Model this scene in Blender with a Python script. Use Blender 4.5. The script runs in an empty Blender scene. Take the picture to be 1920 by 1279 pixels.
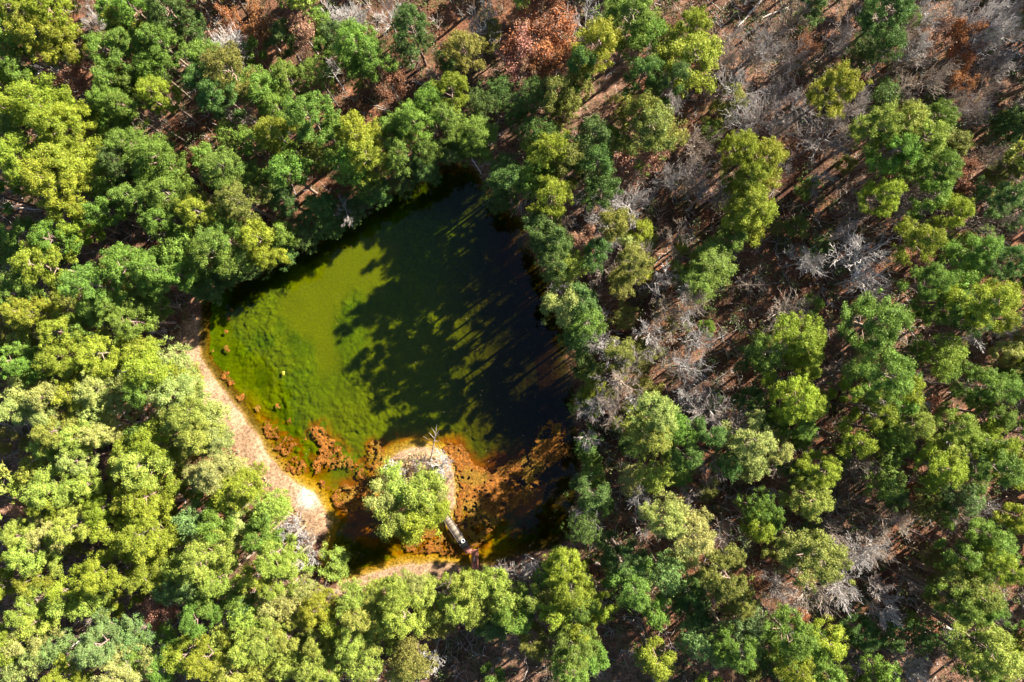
import bpy, math, random
import numpy as np
from mathutils import Vector, Matrix

random.seed(7)
RNG = np.random.default_rng(7)
SC = bpy.context.scene
COL = SC.collection

# ------------------------------------------------------------------ camera
H = 113.0                                  # metres above the pond
S = (36.0 / 24.0) * H / 1920.0             # metres per photograph pixel on the water
cam = bpy.data.cameras.new('camera')
cam.lens = 24.0
cam.sensor_width = 36.0
cam.clip_start = 0.5
cam.clip_end = 3000.0
cam_o = bpy.data.objects.new('camera', cam)
cam_o.location = (0, 0, H)
cam_o.rotation_euler = (0, 0, 0)
COL.objects.link(cam_o)
SC.camera = cam_o

# ------------------------------------------------------------------ sky and sun
SUN_EL = math.radians(32.0)
SUN_AZ = math.atan2(0.60, 0.80)            # towards the sun, measured from +X
world = bpy.data.worlds.new('World')
SC.world = world
world.use_nodes = True
wn = world.node_tree
bg = wn.nodes['Background']
sky = wn.nodes.new('ShaderNodeTexSky')
sky.sky_type = 'NISHITA'
sky.sun_disc = False
sky.dust_density = 0.4
sky.ozone_density = 2.0
sky.sun_elevation = SUN_EL
sky.sun_rotation = math.pi / 2 - SUN_AZ
wn.links.new(sky.outputs[0], bg.inputs[0])
bg.inputs[1].default_value = 0.05
sun = bpy.data.lights.new('sun', 'SUN')
sun.energy = 5.0
sun.angle = math.radians(0.53)
sun.color = (1.0, 0.93, 0.82)
sun_o = bpy.data.objects.new('sun', sun)
d = Vector((math.cos(SUN_AZ) * math.cos(SUN_EL), math.sin(SUN_AZ) * math.cos(SUN_EL), math.sin(SUN_EL)))
sun_o.rotation_euler = (-d).to_track_quat('-Z', 'Y').to_euler()
sun_o.location = (60, 45, 80)
COL.objects.link(sun_o)

SC.view_settings.view_transform = 'Standard'
SC.view_settings.look = 'None'
SC.view_settings.gamma = 1.0
SC.view_settings.use_curve_mapping = False
SC.view_settings.exposure = 2.25
SC.cycles.max_bounces = 6
SC.cycles.diffuse_bounces = 2
SC.cycles.transparent_max_bounces = 8

# ------------------------------------------------------------------ helpers
def pw(px, py, z=0.0):
    """photograph pixel -> world x, y at height z (the camera looks straight down)"""
    k = S * (H - z) / H
    return ((px - 960.0) * k, (639.5 - py) * k)

def poly(pts):
    return np.array([pw(*p) for p in pts])

def qmesh(name, V, F, col=None, mat=None, smooth=False):
    V = np.asarray(V, np.float32); F = np.asarray(F, np.int32)
    me = bpy.data.meshes.new(name)
    me.vertices.add(len(V)); me.vertices.foreach_set('co', V.ravel())
    k = F.shape[1]
    me.loops.add(F.size); me.loops.foreach_set('vertex_index', F.ravel())
    me.polygons.add(len(F))
    me.polygons.foreach_set('loop_start', np.arange(0, F.size, k, dtype=np.int32))
    if smooth:
        me.polygons.foreach_set('use_smooth', np.ones(len(F), bool))
    if col is not None:
        c = np.ones((len(V), 4), np.float32); c[:, :3] = col
        a = me.color_attributes.new('Col', 'FLOAT_COLOR', 'POINT')
        a.data.foreach_set('color', c.ravel())
    me.update(calc_edges=True)
    if mat: me.materials.append(mat)
    return me

def link(name, data, parent=None, kind=None, color=None):
    o = bpy.data.objects.new(name, data)
    COL.objects.link(o)
    if parent is not None: o.parent = parent
    if kind: o['kind'] = kind
    if color is not None: o.color = (*color, 1)
    return o

def thing(name, label, cat, loc=(0, 0, 0), group=None):
    o = link(name, None)
    o.location = loc
    o.empty_display_size = 0.3
    o['label'] = label; o['category'] = cat
    if group: o['group'] = group
    return o

class MB:
    """collects quads"""
    def __init__(s): s.v = []; s.f = []; s.c = []; s.n = 0
    def add(s, V, F, c=None):
        V = np.asarray(V, float); s.v.append(V); s.f.append(np.asarray(F) + s.n); s.n += len(V)
        if c is None: c = (1, 1, 1)
        s.c.append(np.broadcast_to(np.asarray(c, float), (len(V), 3)))
    def tube(s, P, R, k=5, c=None):
        P = np.asarray(P, float); n = len(P)
        T = np.gradient(P, axis=0); T /= np.linalg.norm(T, axis=1)[:, None] + 1e-9
        up = np.array([0, 0, 1.0]) if abs(T[:, 2]).mean() < .9 else np.array([1.0, 0, 0])
        A = np.cross(T, up); A /= np.linalg.norm(A, axis=1)[:, None] + 1e-9
        B = np.cross(T, A)
        t = np.arange(k) * 2 * np.pi / k
        V = P[:, None, :] + np.asarray(R)[:, None, None] * (np.cos(t)[None, :, None] * A[:, None] + np.sin(t)[None, :, None] * B[:, None])
        i = np.arange(n - 1)[:, None] * k; j = np.arange(k)[None]; j2 = (j + 1) % k
        F = np.stack([i + j, i + j2, i + k + j2, i + k + j], -1).reshape(-1, 4)
        s.add(V.reshape(-1, 3), F, c)
    def box(s, c, size, rot=0.0, col=None, bev=0.0):
        x, y, z = [q / 2 for q in size]
        V = np.array([(a * x, b * y, e * z) for a in (-1, 1) for b in (-1, 1) for e in (-1, 1)])
        if bev: V[1::2, :2] -= np.sign(V[1::2, :2]) * bev
        R = np.array([[math.cos(rot), -math.sin(rot), 0], [math.sin(rot), math.cos(rot), 0], [0, 0, 1]])
        F = [(0, 1, 3, 2), (4, 6, 7, 5), (0, 4, 5, 1), (2, 3, 7, 6), (0, 2, 6, 4), (1, 5, 7, 3)]
        s.add(V @ R.T + np.array(c), F, col)
    def leaves(s, C, D, L, W, col, rng, N=None):
        """quads centred at C, long axis about D, or facing along N"""
        n = len(C)
        if N is not None:
            D = np.cross(N, D) + .30 * N
        D = D / (np.linalg.norm(D, axis=1)[:, None] + 1e-9)
        A = np.cross(D, rng.normal(size=(n, 3)) if N is None else N); A /= np.linalg.norm(A, axis=1)[:, None] + 1e-9
        l = (L * rng.uniform(.7, 1.3, n))[:, None] * D * .5
        w = (W * rng.uniform(.7, 1.3, n))[:, None] * A * .5
        V = np.stack([C - l, C + w * .9 - l * .1, C + l, C - w * .9 - l * .1], 1).reshape(-1, 3)
        s.add(V, np.arange(4 * n).reshape(n, 4), np.repeat(col, 4, 0))
    def data(s): return np.concatenate(s.v), np.concatenate(s.f), np.concatenate(s.c)
    def mesh(s, name, mat, smooth=False):
        V, F, c = s.data()
        return qmesh(name, V, F, c, mat, smooth)

def vnoise(x, y, seed=0):
    xi = np.floor(x).astype(np.int64); yi = np.floor(y).astype(np.int64)
    fx = x - xi; fy = y - yi
    fx = fx * fx * (3 - 2 * fx); fy = fy * fy * (3 - 2 * fy)
    def h(a, b):
        q = (a * 374761393 + b * 668265263 + seed * 974711) & 0x7fffffff
        q = ((q ^ (q >> 13)) * 1274126177) & 0x7fffffff
        q = q ^ (q >> 16)
        return (q & 0xffff) / 65535.0
    return (h(xi, yi) * (1 - fx) + h(xi + 1, yi) * fx) * (1 - fy) + (h(xi, yi + 1) * (1 - fx) + h(xi + 1, yi + 1) * fx) * fy

def fbm(x, y, sc, oct=4, seed=0):
    s = 0; a = .5; t = 0
    for k in range(oct):
        s = s + a * vnoise(x / sc, y / sc, seed + k * 17); t += a; a *= .5; sc *= .5
    return s / t

def cells(x, y, sc, seed=0):
    """worley: nearest, second nearest distance in cells, and a value per cell"""
    x = x / sc; y = y / sc
    xi = np.floor(x).astype(np.int64); yi = np.floor(y).astype(np.int64)
    f1 = np.full(x.shape, 9.0); f2 = f1.copy(); idv = np.zeros(x.shape)
    for a in (-1, 0, 1):
        for b in (-1, 0, 1):
            ca = xi + a; cb = yi + b
            hx = vnoise(ca.astype(float), cb.astype(float), seed); hy = vnoise(ca.astype(float), cb.astype(float), seed + 5)
            dd = np.hypot(ca + hx - x, cb + hy - y)
            near = dd < f1
            f2 = np.where(near, f1, np.minimum(f2, dd)); f1 = np.where(near, dd, f1)
            idv = np.where(near, vnoise(ca.astype(float), cb.astype(float), seed + 9), idv)
    return f1, f2, idv

def sdf(x, y, P):
    """signed distance to a polygon, negative inside"""
    sh = x.shape; x = x.ravel(); y = y.ravel()
    best = np.full(x.shape, 1e9); ins = np.zeros(x.shape, bool)
    n = len(P)
    for i in range(n):
        ax, ay = P[i]; bx, by = P[(i + 1) % n]
        dx, dy = bx - ax, by - ay
        t = np.clip(((x - ax) * dx + (y - ay) * dy) / (dx * dx + dy * dy + 1e-12), 0, 1)
        best = np.minimum(best, (x - ax - t * dx) ** 2 + (y - ay - t * dy) ** 2)
        c = (ay > y) != (by > y)
        with np.errstate(divide='ignore', invalid='ignore'):
            ins ^= c & (x < dx * (y - ay) / (dy if dy else 1e-12) + ax)
    q = np.sqrt(best)
    return np.where(ins, -q, q).reshape(sh)

def smooth(a, b, x):
    t = np.clip((x - a) / (b - a), 0, 1); return t * t * (3 - 2 * t)

def mix(a, b, t): return a + (b - a) * t[..., None]

# ------------------------------------------------------------------ materials
def new_mat(name):
    m = bpy.data.materials.new(name); m.use_nodes = True
    nt = m.node_tree; nt.nodes.clear()
    out = nt.nodes.new('ShaderNodeOutputMaterial')
    return m, nt, out

def nd(nt, t, **kw):
    n = nt.nodes.new(t)
    for k, v in kw.items(): setattr(n, k, v)
    return n

def mulcol(nt, a, b):
    n = nd(nt, 'ShaderNodeMix', data_type='RGBA', blend_type='MULTIPLY')
    n.inputs[0].default_value = 1.0
    nt.links.new(a, n.inputs[6]); nt.links.new(b, n.inputs[7])
    return n.outputs[2]

def noise_ramp(nt, scale, detail, lo, hi, coord=None):
    t = nd(nt, 'ShaderNodeTexNoise'); t.inputs['Scale'].default_value = scale; t.inputs['Detail'].default_value = detail
    if coord: nt.links.new(coord, t.inputs['Vector'])
    r = nd(nt, 'ShaderNodeMapRange'); r.inputs[1].default_value = .3; r.inputs[2].default_value = .7
    r.inputs[3].default_value = lo; r.inputs[4].default_value = hi
    nt.links.new(t.outputs[0], r.inputs[0])
    return t.outputs[0], r.outputs[0]

def foliage_mat(name, trans=.3, rough=.6):
    m, nt, out = new_mat(name)
    at = nd(nt, 'ShaderNodeAttribute', attribute_name='Col'); oi = nd(nt, 'ShaderNodeObjectInfo')
    c = mulcol(nt, at.outputs['Color'], oi.outputs['Color'])
    p = nd(nt, 'ShaderNodeBsdfPrincipled'); p.inputs['Roughness'].default_value = rough
    p.inputs['Specular IOR Level'].default_value = .18
    nt.links.new(c, p.inputs['Base Color'])
    tr = nd(nt, 'ShaderNodeBsdfTranslucent'); nt.links.new(c, tr.inputs[0])
    mx = nd(nt, 'ShaderNodeMixShader'); mx.inputs[0].default_value = trans
    nt.links.new(p.outputs[0], mx.inputs[1]); nt.links.new(tr.outputs[0], mx.inputs[2])
    nt.links.new(mx.outputs[0], out.inputs[0])
    return m

def solid_mat(name, rough=.8, scale=6.0, lo=.75, hi=1.2, bump=.4, spec=.25):
    m, nt, out = new_mat(name)
    at = nd(nt, 'ShaderNodeAttribute', attribute_name='Col'); oi = nd(nt, 'ShaderNodeObjectInfo')
    tc = nd(nt, 'ShaderNodeTexCoord')
    c = mulcol(nt, at.outputs['Color'], oi.outputs['Color'])
    raw, v = noise_ramp(nt, scale, 4, lo, hi, tc.outputs['Object'])
    c = mulcol(nt, c, v)
    p = nd(nt, 'ShaderNodeBsdfPrincipled'); p.inputs['Roughness'].default_value = rough
    p.inputs['Specular IOR Level'].default_value = spec
    nt.links.new(c, p.inputs['Base Color'])
    b = nd(nt, 'ShaderNodeBump'); b.inputs['Strength'].default_value = bump; b.inputs['Distance'].default_value = .05
    nt.links.new(raw, b.inputs['Height']); nt.links.new(b.outputs[0], p.inputs['Normal'])
    nt.links.new(p.outputs[0], out.inputs[0])
    return m

M_LEAF = foliage_mat('needles', .30, .55)
M_RUST = foliage_mat('russet_leaves', .25, .8)
M_BRUSH = foliage_mat('undergrowth_leaves', .15, .8)
M_BARK = solid_mat('bark', .9, 5, .7, 1.25, .6)
M_WOOD = solid_mat('weathered_wood', .8, 9, .8, 1.15, .3)
M_PLASTIC = solid_mat('white_plastic', .45, 4, .94, 1.03, .05, .4)
M_ALGAE = solid_mat('algae', .9, 5, .55, 1.4, .8, .04)

def ground_mat(name, scales, bump, rough=.95):
    m, nt, out = new_mat(name)
    at = nd(nt, 'ShaderNodeAttribute', attribute_name='Col')
    ge = nd(nt, 'ShaderNodeNewGeometry')
    c = at.outputs['Color']; last = None
    for sc, lo, hi in scales:
        raw, v = noise_ramp(nt, sc, 5, lo, hi, ge.outputs['Position'])
        c = mulcol(nt, c, v); last = raw
    p = nd(nt, 'ShaderNodeBsdfPrincipled'); p.inputs['Roughness'].default_value = rough
    p.inputs['Specular IOR Level'].default_value = .1
    nt.links.new(c, p.inputs['Base Color'])
    b = nd(nt, 'ShaderNodeBump'); b.inputs['Strength'].default_value = bump; b.inputs['Distance'].default_value = .15
    nt.links.new(last, b.inputs['Height']); nt.links.new(b.outputs[0], p.inputs['Normal'])
    nt.links.new(p.outputs[0], out.inputs[0])
    return m
M_GROUND = ground_mat('leaf_litter', [(.35, .75, 1.25), (2.6, .5, 1.5), (7.0, .6, 1.45), (22.0, .55, 1.5)], .9)
M_BED = ground_mat('pond_bottom', [(.25, .92, 1.08), (2.5, .85, 1.15)], .3)

# water: clear tannin water over the bed, mirror reflection on top
m, nt, out = new_mat('tannin_water')
at = nd(nt, 'ShaderNodeAttribute', attribute_name='Col')
trn = nd(nt, 'ShaderNodeBsdfTransparent'); nt.links.new(at.outputs['Color'], trn.inputs[0])
gl = nd(nt, 'ShaderNodeBsdfGlossy'); gl.inputs['Roughness'].default_value = .03
fr = nd(nt, 'ShaderNodeFresnel')
ge = nd(nt, 'ShaderNodeNewGeometry')
io = nd(nt, 'ShaderNodeMapRange'); io.inputs[3].default_value = 1.33; io.inputs[4].default_value = 1 / 1.33   # the bed is not behind a refracting body: no total reflection from below
nt.links.new(ge.outputs['Backfacing'], io.inputs[0]); nt.links.new(io.outputs[0], fr.inputs[0])
raw, v = noise_ramp(nt, .9, 3, 0, 1, ge.outputs['Position'])
bp = nd(nt, 'ShaderNodeBump'); bp.inputs['Strength'].default_value = .04; bp.inputs['Distance'].default_value = .05
nt.links.new(raw, bp.inputs['Height']); nt.links.new(bp.outputs[0], gl.inputs['Normal']); nt.links.new(bp.outputs[0], fr.inputs['Normal'])
mx = nd(nt, 'ShaderNodeMixShader')
nt.links.new(fr.outputs[0], mx.inputs[0]); nt.links.new(trn.outputs[0], mx.inputs[1]); nt.links.new(gl.outputs[0], mx.inputs[2])
nt.links.new(mx.outputs[0], out.inputs[0])
M_WATER = m

# ------------------------------------------------------------------ pond outline
POND = poly([(878, 303), (900, 325), (915, 350), (945, 382), (975, 405), (990, 430), (985, 455), (1010, 490), (1030, 530), (1040, 575),
             (1060, 620), (1066, 680), (1078, 740), (1080, 800), (1086, 860), (1084, 920), (1078, 975), (1062, 1010), (1030, 1030),
             (985, 1040), (950, 1050), (915, 1062), (870, 1062), (830, 1056), (790, 1058), (745, 1062), (705, 1074), (660, 1090),
             (610, 1092), (592, 1070), (600, 1035), (612, 1000), (622, 978), (612, 962), (600, 940), (586, 922), (570, 914), (550, 905), (533, 890),
             (517, 872), (500, 848), (484, 822), (465, 797), (440, 762), (412, 726), (390, 695), (376, 668), (371, 640), (372, 615),
             (378, 590), (376, 566), (400, 545), (440, 522), (490, 498), (540, 470), (600, 436), (660, 400), (720, 362), (780, 330), (830, 305)])
ISLE = poly([(716, 880), (728, 862), (748, 848), (772, 840), (800, 838), (825, 846), (843, 862), (851, 885), (853, 915), (850, 945),
             (842, 965), (825, 978), (800, 985), (775, 982), (748, 968), (728, 945), (716, 915)])

def land_d(x, y):
    """distance to the shore, positive on land"""
    w = 0.9 * (fbm(x, y, 3.0, 3, 3) - .5) + .35 * (fbm(x, y, .8, 2, 8) - .5)
    return np.maximum(sdf(x, y, POND), -sdf(x, y, ISLE)) + w

def ground_z(d, x, y):
    z = np.where(d < 0, np.maximum(.28 * d, -1.6), .30 * np.minimum(d, 2.2) + .02 * np.clip(d - 2.2, 0, 40))
    return z + np.clip(d * .3, 0, 1) * (.5 * (fbm(x, y, 9, 3, 21) - .5) + .25 * (fbm(x, y, 1.6, 2, 29) - .5))

# ------------------------------------------------------------------ ground: one sheet, fine near the pond, coarse to the horizon
fine = np.arange(-100, 100.01, .44)
far_ = np.array([104, 110, 120, 135, 160, 200, 270, 400, 650, 1000.0])
ax = np.concatenate([-far_[::-1], fine, far_])
X, Y = np.meshgrid(ax, ax[(ax > -1e9)])
near = (np.abs(X) < 100) & (np.abs(Y) < 100)
D = np.full(X.shape, 30.0)
nb = near
D[nb] = land_d(X[nb], Y[nb])
Z = ground_z(D, X, Y)
litter = np.array([.155, .070, .038]); litter2 = np.array([.170, .094, .060]); dark = np.array([.070, .037, .024]); moss = np.array([.055, .052, .022])
n1 = fbm(X, Y, 14, 4, 40); n2 = fbm(X, Y, 4, 4, 50); n3 = fbm(X, Y, 1.1, 3, 60)
G = np.broadcast_to(litter, X.shape + (3,)).copy()
G = mix(G, litter2, smooth(.42, .62, n1)); G = mix(G, dark, smooth(.52, .68, n2) * .8); G = mix(G, moss, smooth(.55, .7, n3) * .6)
sand = np.array([.255, .160, .094]); sand_w = np.array([.36, .31, .24]); tanish = np.array([.17, .10, .055])
WBANK = poly([(384, 585), (345, 612), (312, 655), (345, 690), (372, 730), (392, 765), (418, 800), (440, 835), (462, 872), (500, 905), (520, 935),
              (560, 960), (585, 1000), (630, 985), (610, 930), (560, 900), (500, 830), (420, 720), (385, 660), (392, 600)])
SBANK = poly([(640, 1085), (700, 1065), (760, 1052), (850, 1052), (930, 1052), (925, 1078), (840, 1084), (760, 1100), (690, 1112), (625, 1115)])
sb = np.full(X.shape, -9.0)
sb[nb] = np.maximum(-sdf(X[nb], Y[nb], WBANK), np.maximum(-sdf(X[nb], Y[nb], ISLE) + .9, -sdf(X[nb], Y[nb], SBANK)))
wob = 1.4 * (fbm(X, Y, 2.2, 3, 70) - .5)
tS = smooth(-.6, .5, sb + wob)
scol = mix(np.broadcast_to(sand, X.shape + (3,)), tanish, smooth(.46, .7, fbm(X, Y, 2.6, 4, 77)) * .55)
spit = np.hypot(X - pw(578, 935)[0], Y - pw(578, 935)[1])
scol = mix(scol, sand_w, smooth(2.6, .6, spit))
G = mix(G, scol, tS)
under = smooth(.1, -.5, D)                                              # sandy silt below the water line
pxg = X / S + 960; pyg = 639.5 - Y / S                                 # brown mud along the west; wooded shores painted dark for their shade
mud_shade = np.maximum(smooth(1060, 920, pxg * .3 + pyg) * .8, np.maximum(smooth(900, 1000, pxg), smooth(-30, 10, -(pyg - (600 - (pxg - 372) * .575)))))
G = mix(G, mix(np.broadcast_to(np.array([.25, .165, .065]), G.shape), np.array([.035, .028, .016]), mud_shade), under)
nxv = len(ax)
I = np.arange(nxv * nxv).reshape(nxv, nxv)
F = np.stack([I[:-1, :-1], I[:-1, 1:], I[1:, 1:], I[1:, :-1]], -1).reshape(-1, 4)
V = np.stack([X, Y, Z], -1).reshape(-1, 3)
ground = link('ground', qmesh('ground', V, F, G.reshape(-1, 3), M_GROUND, True), kind='structure')

def ground_at(x, y):
    x = np.atleast_1d(np.asarray(x, float)); y = np.atleast_1d(np.asarray(y, float))
    return ground_z(land_d(x, y), x, y)

MATS = [
    ([(488, 782), (510, 786), (540, 812), (575, 846), (578, 890), (556, 908), (530, 880), (508, 842), (490, 812)], .485, 'bed'),
    ([(572, 800), (602, 792), (628, 822), (650, 848), (682, 858), (694, 880), (685, 904), (650, 876), (622, 880), (590, 892), (582, 868), (600, 850), (588, 822)], .455, 'm'),
    ([(690, 826), (722, 818), (728, 845), (716, 875), (718, 925), (700, 940), (662, 968), (628, 955), (616, 915), (650, 900), (686, 905)], .45, 'm'),
    ([(815, 835), (862, 826), (878, 845), (892, 868), (922, 882), (962, 858), (1000, 838), (1042, 806), (1072, 830), (1076, 860), (1030, 880), (1012, 905), (1000, 940),
      (960, 965), (932, 992), (902, 1020), (880, 1038), (862, 1010), (852, 975), (856, 920), (850, 870)], .41, 'm'),
    ([(760, 1002), (800, 988), (850, 990), (875, 1036), (850, 1048), (800, 1044), (752, 1034)], .45, 'm'),
    ([(1005, 800), (1048, 775), (1062, 800), (1040, 850), (1015, 880), (990, 870)], .42, 'm'),
]
MAT_ZONES = [m_[0] for m_ in MATS]

# ------------------------------------------------------------------ pond bed with drifts of green algae
st = .16
bx = np.arange(-54, 13, st); by = np.arange(-42, 31.5, st)
X, Y = np.meshgrid(bx, by)
D = land_d(X, Y)
px = X / S + 960; py = 639.5 - Y / S
wx = X + 1.2 * (fbm(X, Y, 3, 3, 5) - .5); wy = Y + 1.2 * (fbm(X, Y, 3, 3, 6) - .5)
wx = wx + .5 * (fbm(X, Y, .9, 2, 7) - .5); wy = wy + .5 * (fbm(X, Y, .9, 2, 9) - .5)
f1, f2, cid = cells(wx, wy, .85, 11)
g1, g2, gid = cells(wx, wy, .42, 12)
film = sdf(X, Y, poly([(700, 420), (735, 470), (705, 540), (690, 560), (660, 540), (640, 560), (628, 610), (632, 680), (605, 690), (575, 655), (545, 610),
                       (538, 565), (545, 520), (590, 490), (640, 455)])) + 5.5 * (fbm(X, Y, 6, 5, 30) - .5)
tf = smooth(1.8, -1.2, film + 1.6 * (fbm(X, Y, 1.2, 3, 31) - .5))                                              # the smooth olive film
crack = smooth(.0, .16, f2 - f1)
relief = (.21 * np.sqrt(np.clip(1 - f1 * f1 * 1.2, 0, 1)) * (.5 + cid) + .12 * np.clip(1 - g1, 0, 1) + .42 * (fbm(X, Y, 1.1, 4, 33) - .5)) * (1 - tf)
relief *= smooth(.3, .6, fbm(X, Y, 6, 2, 90)) * .8 + .35
Zb = -.16 - .34 * smooth(0, 5, -D) - .28 + relief * smooth(.6, 2.5, -D)
Zb = np.minimum(Zb, -.06) - .9 * smooth(800, 1000, px) * smooth(.8, 5, -D)  # bed drops eastward, also to darken the shaded side
green = np.array([.058, .165, .012]); green2 = np.array([.100, .190, .010]); olive = np.array([.108, .182, .004]); murk = np.array([.030, .090, .012])
amber = np.array([.26, .15, .02]); rust = np.array([.25, .105, .016])
C = np.broadcast_to(green, X.shape + (3,)).copy()
C = mix(C, green2, smooth(.40, .62, fbm(X, Y, 7, 4, 101)))
C = mix(C, green2, np.clip(1 - f1 * 1.2, 0, 1) * .55)
C = mix(C, murk, (1 - crack) * .75 * smooth(.35, .55, fbm(X, Y, 2.6, 3, 108)))
C = C * (1 + .5 * (fbm(X, Y, .7, 3, 109) - .5))[..., None]
C = mix(C, olive, smooth(650, 820, px * .5 + py * .62) * .65)
C = mix(C, murk, smooth(.52, .66, fbm(X, Y, 3.2, 4, 111)) * .5 * (px < 560))
C = mix(C, olive * 1.12, tf)
sw = smooth(4.5, .3, -D + 2.0 * (fbm(X, Y, 3, 3, 120) - .5)) * smooth(640, 760, px * .4 + py * .75 - 40)
west = smooth(960, 860, px + .25 * (py - 640)) * smooth(8.0, 3.0, -sdf(X, Y, poly([(300, 250), (900, 250), (895, 330), (620, 455), (400, 570), (300, 640)])) + 6.0)
deep_shade = smooth(800, 1010, px - .10 * (py - 640)) * smooth(905, 800, py + .15 * (px - 900))  # darker bed: deeper eastern water, and bank shade painted into the colour
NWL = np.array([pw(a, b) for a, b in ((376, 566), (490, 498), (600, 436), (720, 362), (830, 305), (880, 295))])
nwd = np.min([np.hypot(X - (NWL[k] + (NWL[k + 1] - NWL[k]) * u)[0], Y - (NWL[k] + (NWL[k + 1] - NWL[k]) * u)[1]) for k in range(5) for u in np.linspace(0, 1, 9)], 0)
deep_shade = np.maximum(deep_shade, smooth(5.0, 2.4, nwd + 2.0 * (fbm(X, Y, 3, 3, 97) - .5)) * smooth(405, 440, px))   # shade and dark tree reflection along this shore, painted into the bed
deep_shade = np.maximum(deep_shade, smooth(450, 370, py - .12 * (px - 860)) * .9)  # shaded north corner, painted dark
deep_shade = np.maximum(deep_shade, smooth(940, 1010, px + .2 * (py - 900)) * .95)  # shaded southeast corner, painted dark
deep_shade = np.maximum(deep_shade, smooth(1.5, -1.5, sdf(X, Y, poly([(570, 1110), (605, 1000), (640, 960), (740, 985), (740, 1040), (680, 1075), (600, 1110)]))) * .8)  # shadowed inlet beside the islet, painted dark
C = mix(C, np.array([.016, .030, .018]), deep_shade * .9)
C = mix(C, amber, sw * .9 * (1 - deep_shade))
RUSTZ = poly([(690, 830), (730, 815), (860, 825), (900, 870), (1060, 800), (1075, 880), (1000, 960), (930, 1000), (900, 1060), (750, 1055), (640, 1000), (615, 940), (640, 900), (690, 900)])
rz = smooth(1.2, -1.2, sdf(X, Y, RUSTZ) + 2.5 * (fbm(X, Y, 4, 3, 130) - .5))
for zone in MAT_ZONES:
    z_ = smooth(1.6, -.6, sdf(X, Y, poly(zone)) + 1.5 * (fbm(X, Y, 2.5, 3, 140) - .5))
    C = mix(C, rust * .8, z_ * smooth(.44, .56, fbm(X, Y, .9, 3, 141)) * .8)
C = mix(C, rust, rz * (.35 + .65 * smooth(.42, .6, fbm(X, Y, 1.8, 4, 131))))
keep = D < .5
def grid_sub(keep, X, Y, Z, C):
    ny, nx = X.shape
    idx = -np.ones(X.shape, int); idx[keep] = np.arange(keep.sum())
    q = np.stack([idx[:-1, :-1], idx[:-1, 1:], idx[1:, 1:], idx[1:, :-1]], -1).reshape(-1, 4)
    q = q[(q >= 0).all(1)]
    return np.stack([X[keep], Y[keep], Z[keep]], -1), q, C[keep]
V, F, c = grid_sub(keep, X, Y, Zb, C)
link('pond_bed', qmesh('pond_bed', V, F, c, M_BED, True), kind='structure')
# water surface, tinted by depth; the extra to the east also darkens its shade
depth = np.clip(-D * .24, 0, .75) + .9 * smooth(780, 1000, px) * smooth(920, 800, py) * smooth(.2, 3, -D)
absorb = np.array([.55, .75, 3.2])
tint = np.exp(-absorb * (.06 + depth)[..., None])
V, F, c = grid_sub((D < .7)[::2, ::2], X[::2, ::2], Y[::2, ::2], np.zeros_like(X)[::2, ::2], tint[::2, ::2])
link('water', qmesh('water', V, F, c, M_WATER, True), kind='structure')

# ------------------------------------------------------------------ rust coloured algae mats floating at the surface
def largest(keep):
    """the largest connected patch of a mask, counted in whole grid cells"""
    cell = keep[:-1, :-1] & keep[:-1, 1:] & keep[1:, 1:] & keep[1:, :-1]
    todo = set(map(tuple, np.argwhere(cell))); best = []
    while todo:
        q = [todo.pop()]; got = []
        while q:
            a = q.pop(); got.append(a)
            for n_ in ((a[0] + 1, a[1]), (a[0] - 1, a[1]), (a[0], a[1] + 1), (a[0], a[1] - 1)):
                if n_ in todo: todo.remove(n_); q.append(n_)
        if len(got) > len(best): best = got
    out = np.zeros_like(keep)
    for a, b in best: out[a:a + 2, b:b + 2] = True
    return out

def algae_mesh(pts, thresh, seed, name, st=.1, h=.10, dull=0.0):
    P = poly(pts)
    x0, y0 = P.min(0) - .6; x1, y1 = P.max(0) + .6
    X, Y = np.meshgrid(np.arange(x0, x1, st), np.arange(y0, y1, st))
    sd = sdf(X, Y, P)
    n = fbm(X, Y, 1.5, 4, seed); n2 = fbm(X, Y, .26, 2, seed + 3)
    n3 = fbm(X, Y, .55, 2, seed + 5)
    hard = np.where(sd < .05, 0, 9.0)
    fld = -hard + n * .34 + n3 * .32 + n2 * .34 - thresh - smooth(-.9, .7, sd) * .28
    dd = land_d(X, Y)
    keep = (fld > 0) & (dd < -.25)
    if name == 'algae_clump': keep = largest(keep)
    Z = .015 + h * smooth(0, .12, fld) * (.4 + 1.2 * n2)
    a = np.array([.215, .082, .015]); b = np.array([.115, .046, .010]); e = np.array([.15, .098, .013])
    C = np.broadcast_to(a, X.shape + (3,)).copy()
    C = mix(C, b, smooth(.4, .65, n2)); C = mix(C, e, smooth(.5, .7, fbm(X, Y, 2.5, 3, seed + 8)) * .6)
    C = C * (1 - .35 * dull)
    V, F, c = grid_sub(keep, X, Y, Z, C)
    return qmesh(name, V, F, c, M_ALGAE, False) if len(F) else None

AV, AF, AC, nn = [], [], [], 0
for k, (pts, th, _) in enumerate(MATS):
    me = algae_mesh(pts, th, 200 + 13 * k, 'tmp', .085, .055, .3 if k == 4 else 0)
    v = np.zeros(len(me.vertices) * 3, np.float32); me.vertices.foreach_get('co', v)
    f = np.zeros(len(me.loops), np.int32); me.loops.foreach_get('vertex_index', f)
    c = np.zeros(len(me.vertices) * 4, np.float32); me.color_attributes['Col'].data.foreach_get('color', c)
    AV.append(v.reshape(-1, 3)); AF.append(f.reshape(-1, 4) + nn); AC.append(c.reshape(-1, 4)[:, :3]); nn += len(me.vertices)
    bpy.data.meshes.remove(me)
link('algae', qmesh('algae', np.concatenate(AV), np.concatenate(AF), np.concatenate(AC), M_ALGAE, False), kind='stuff')

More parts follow.
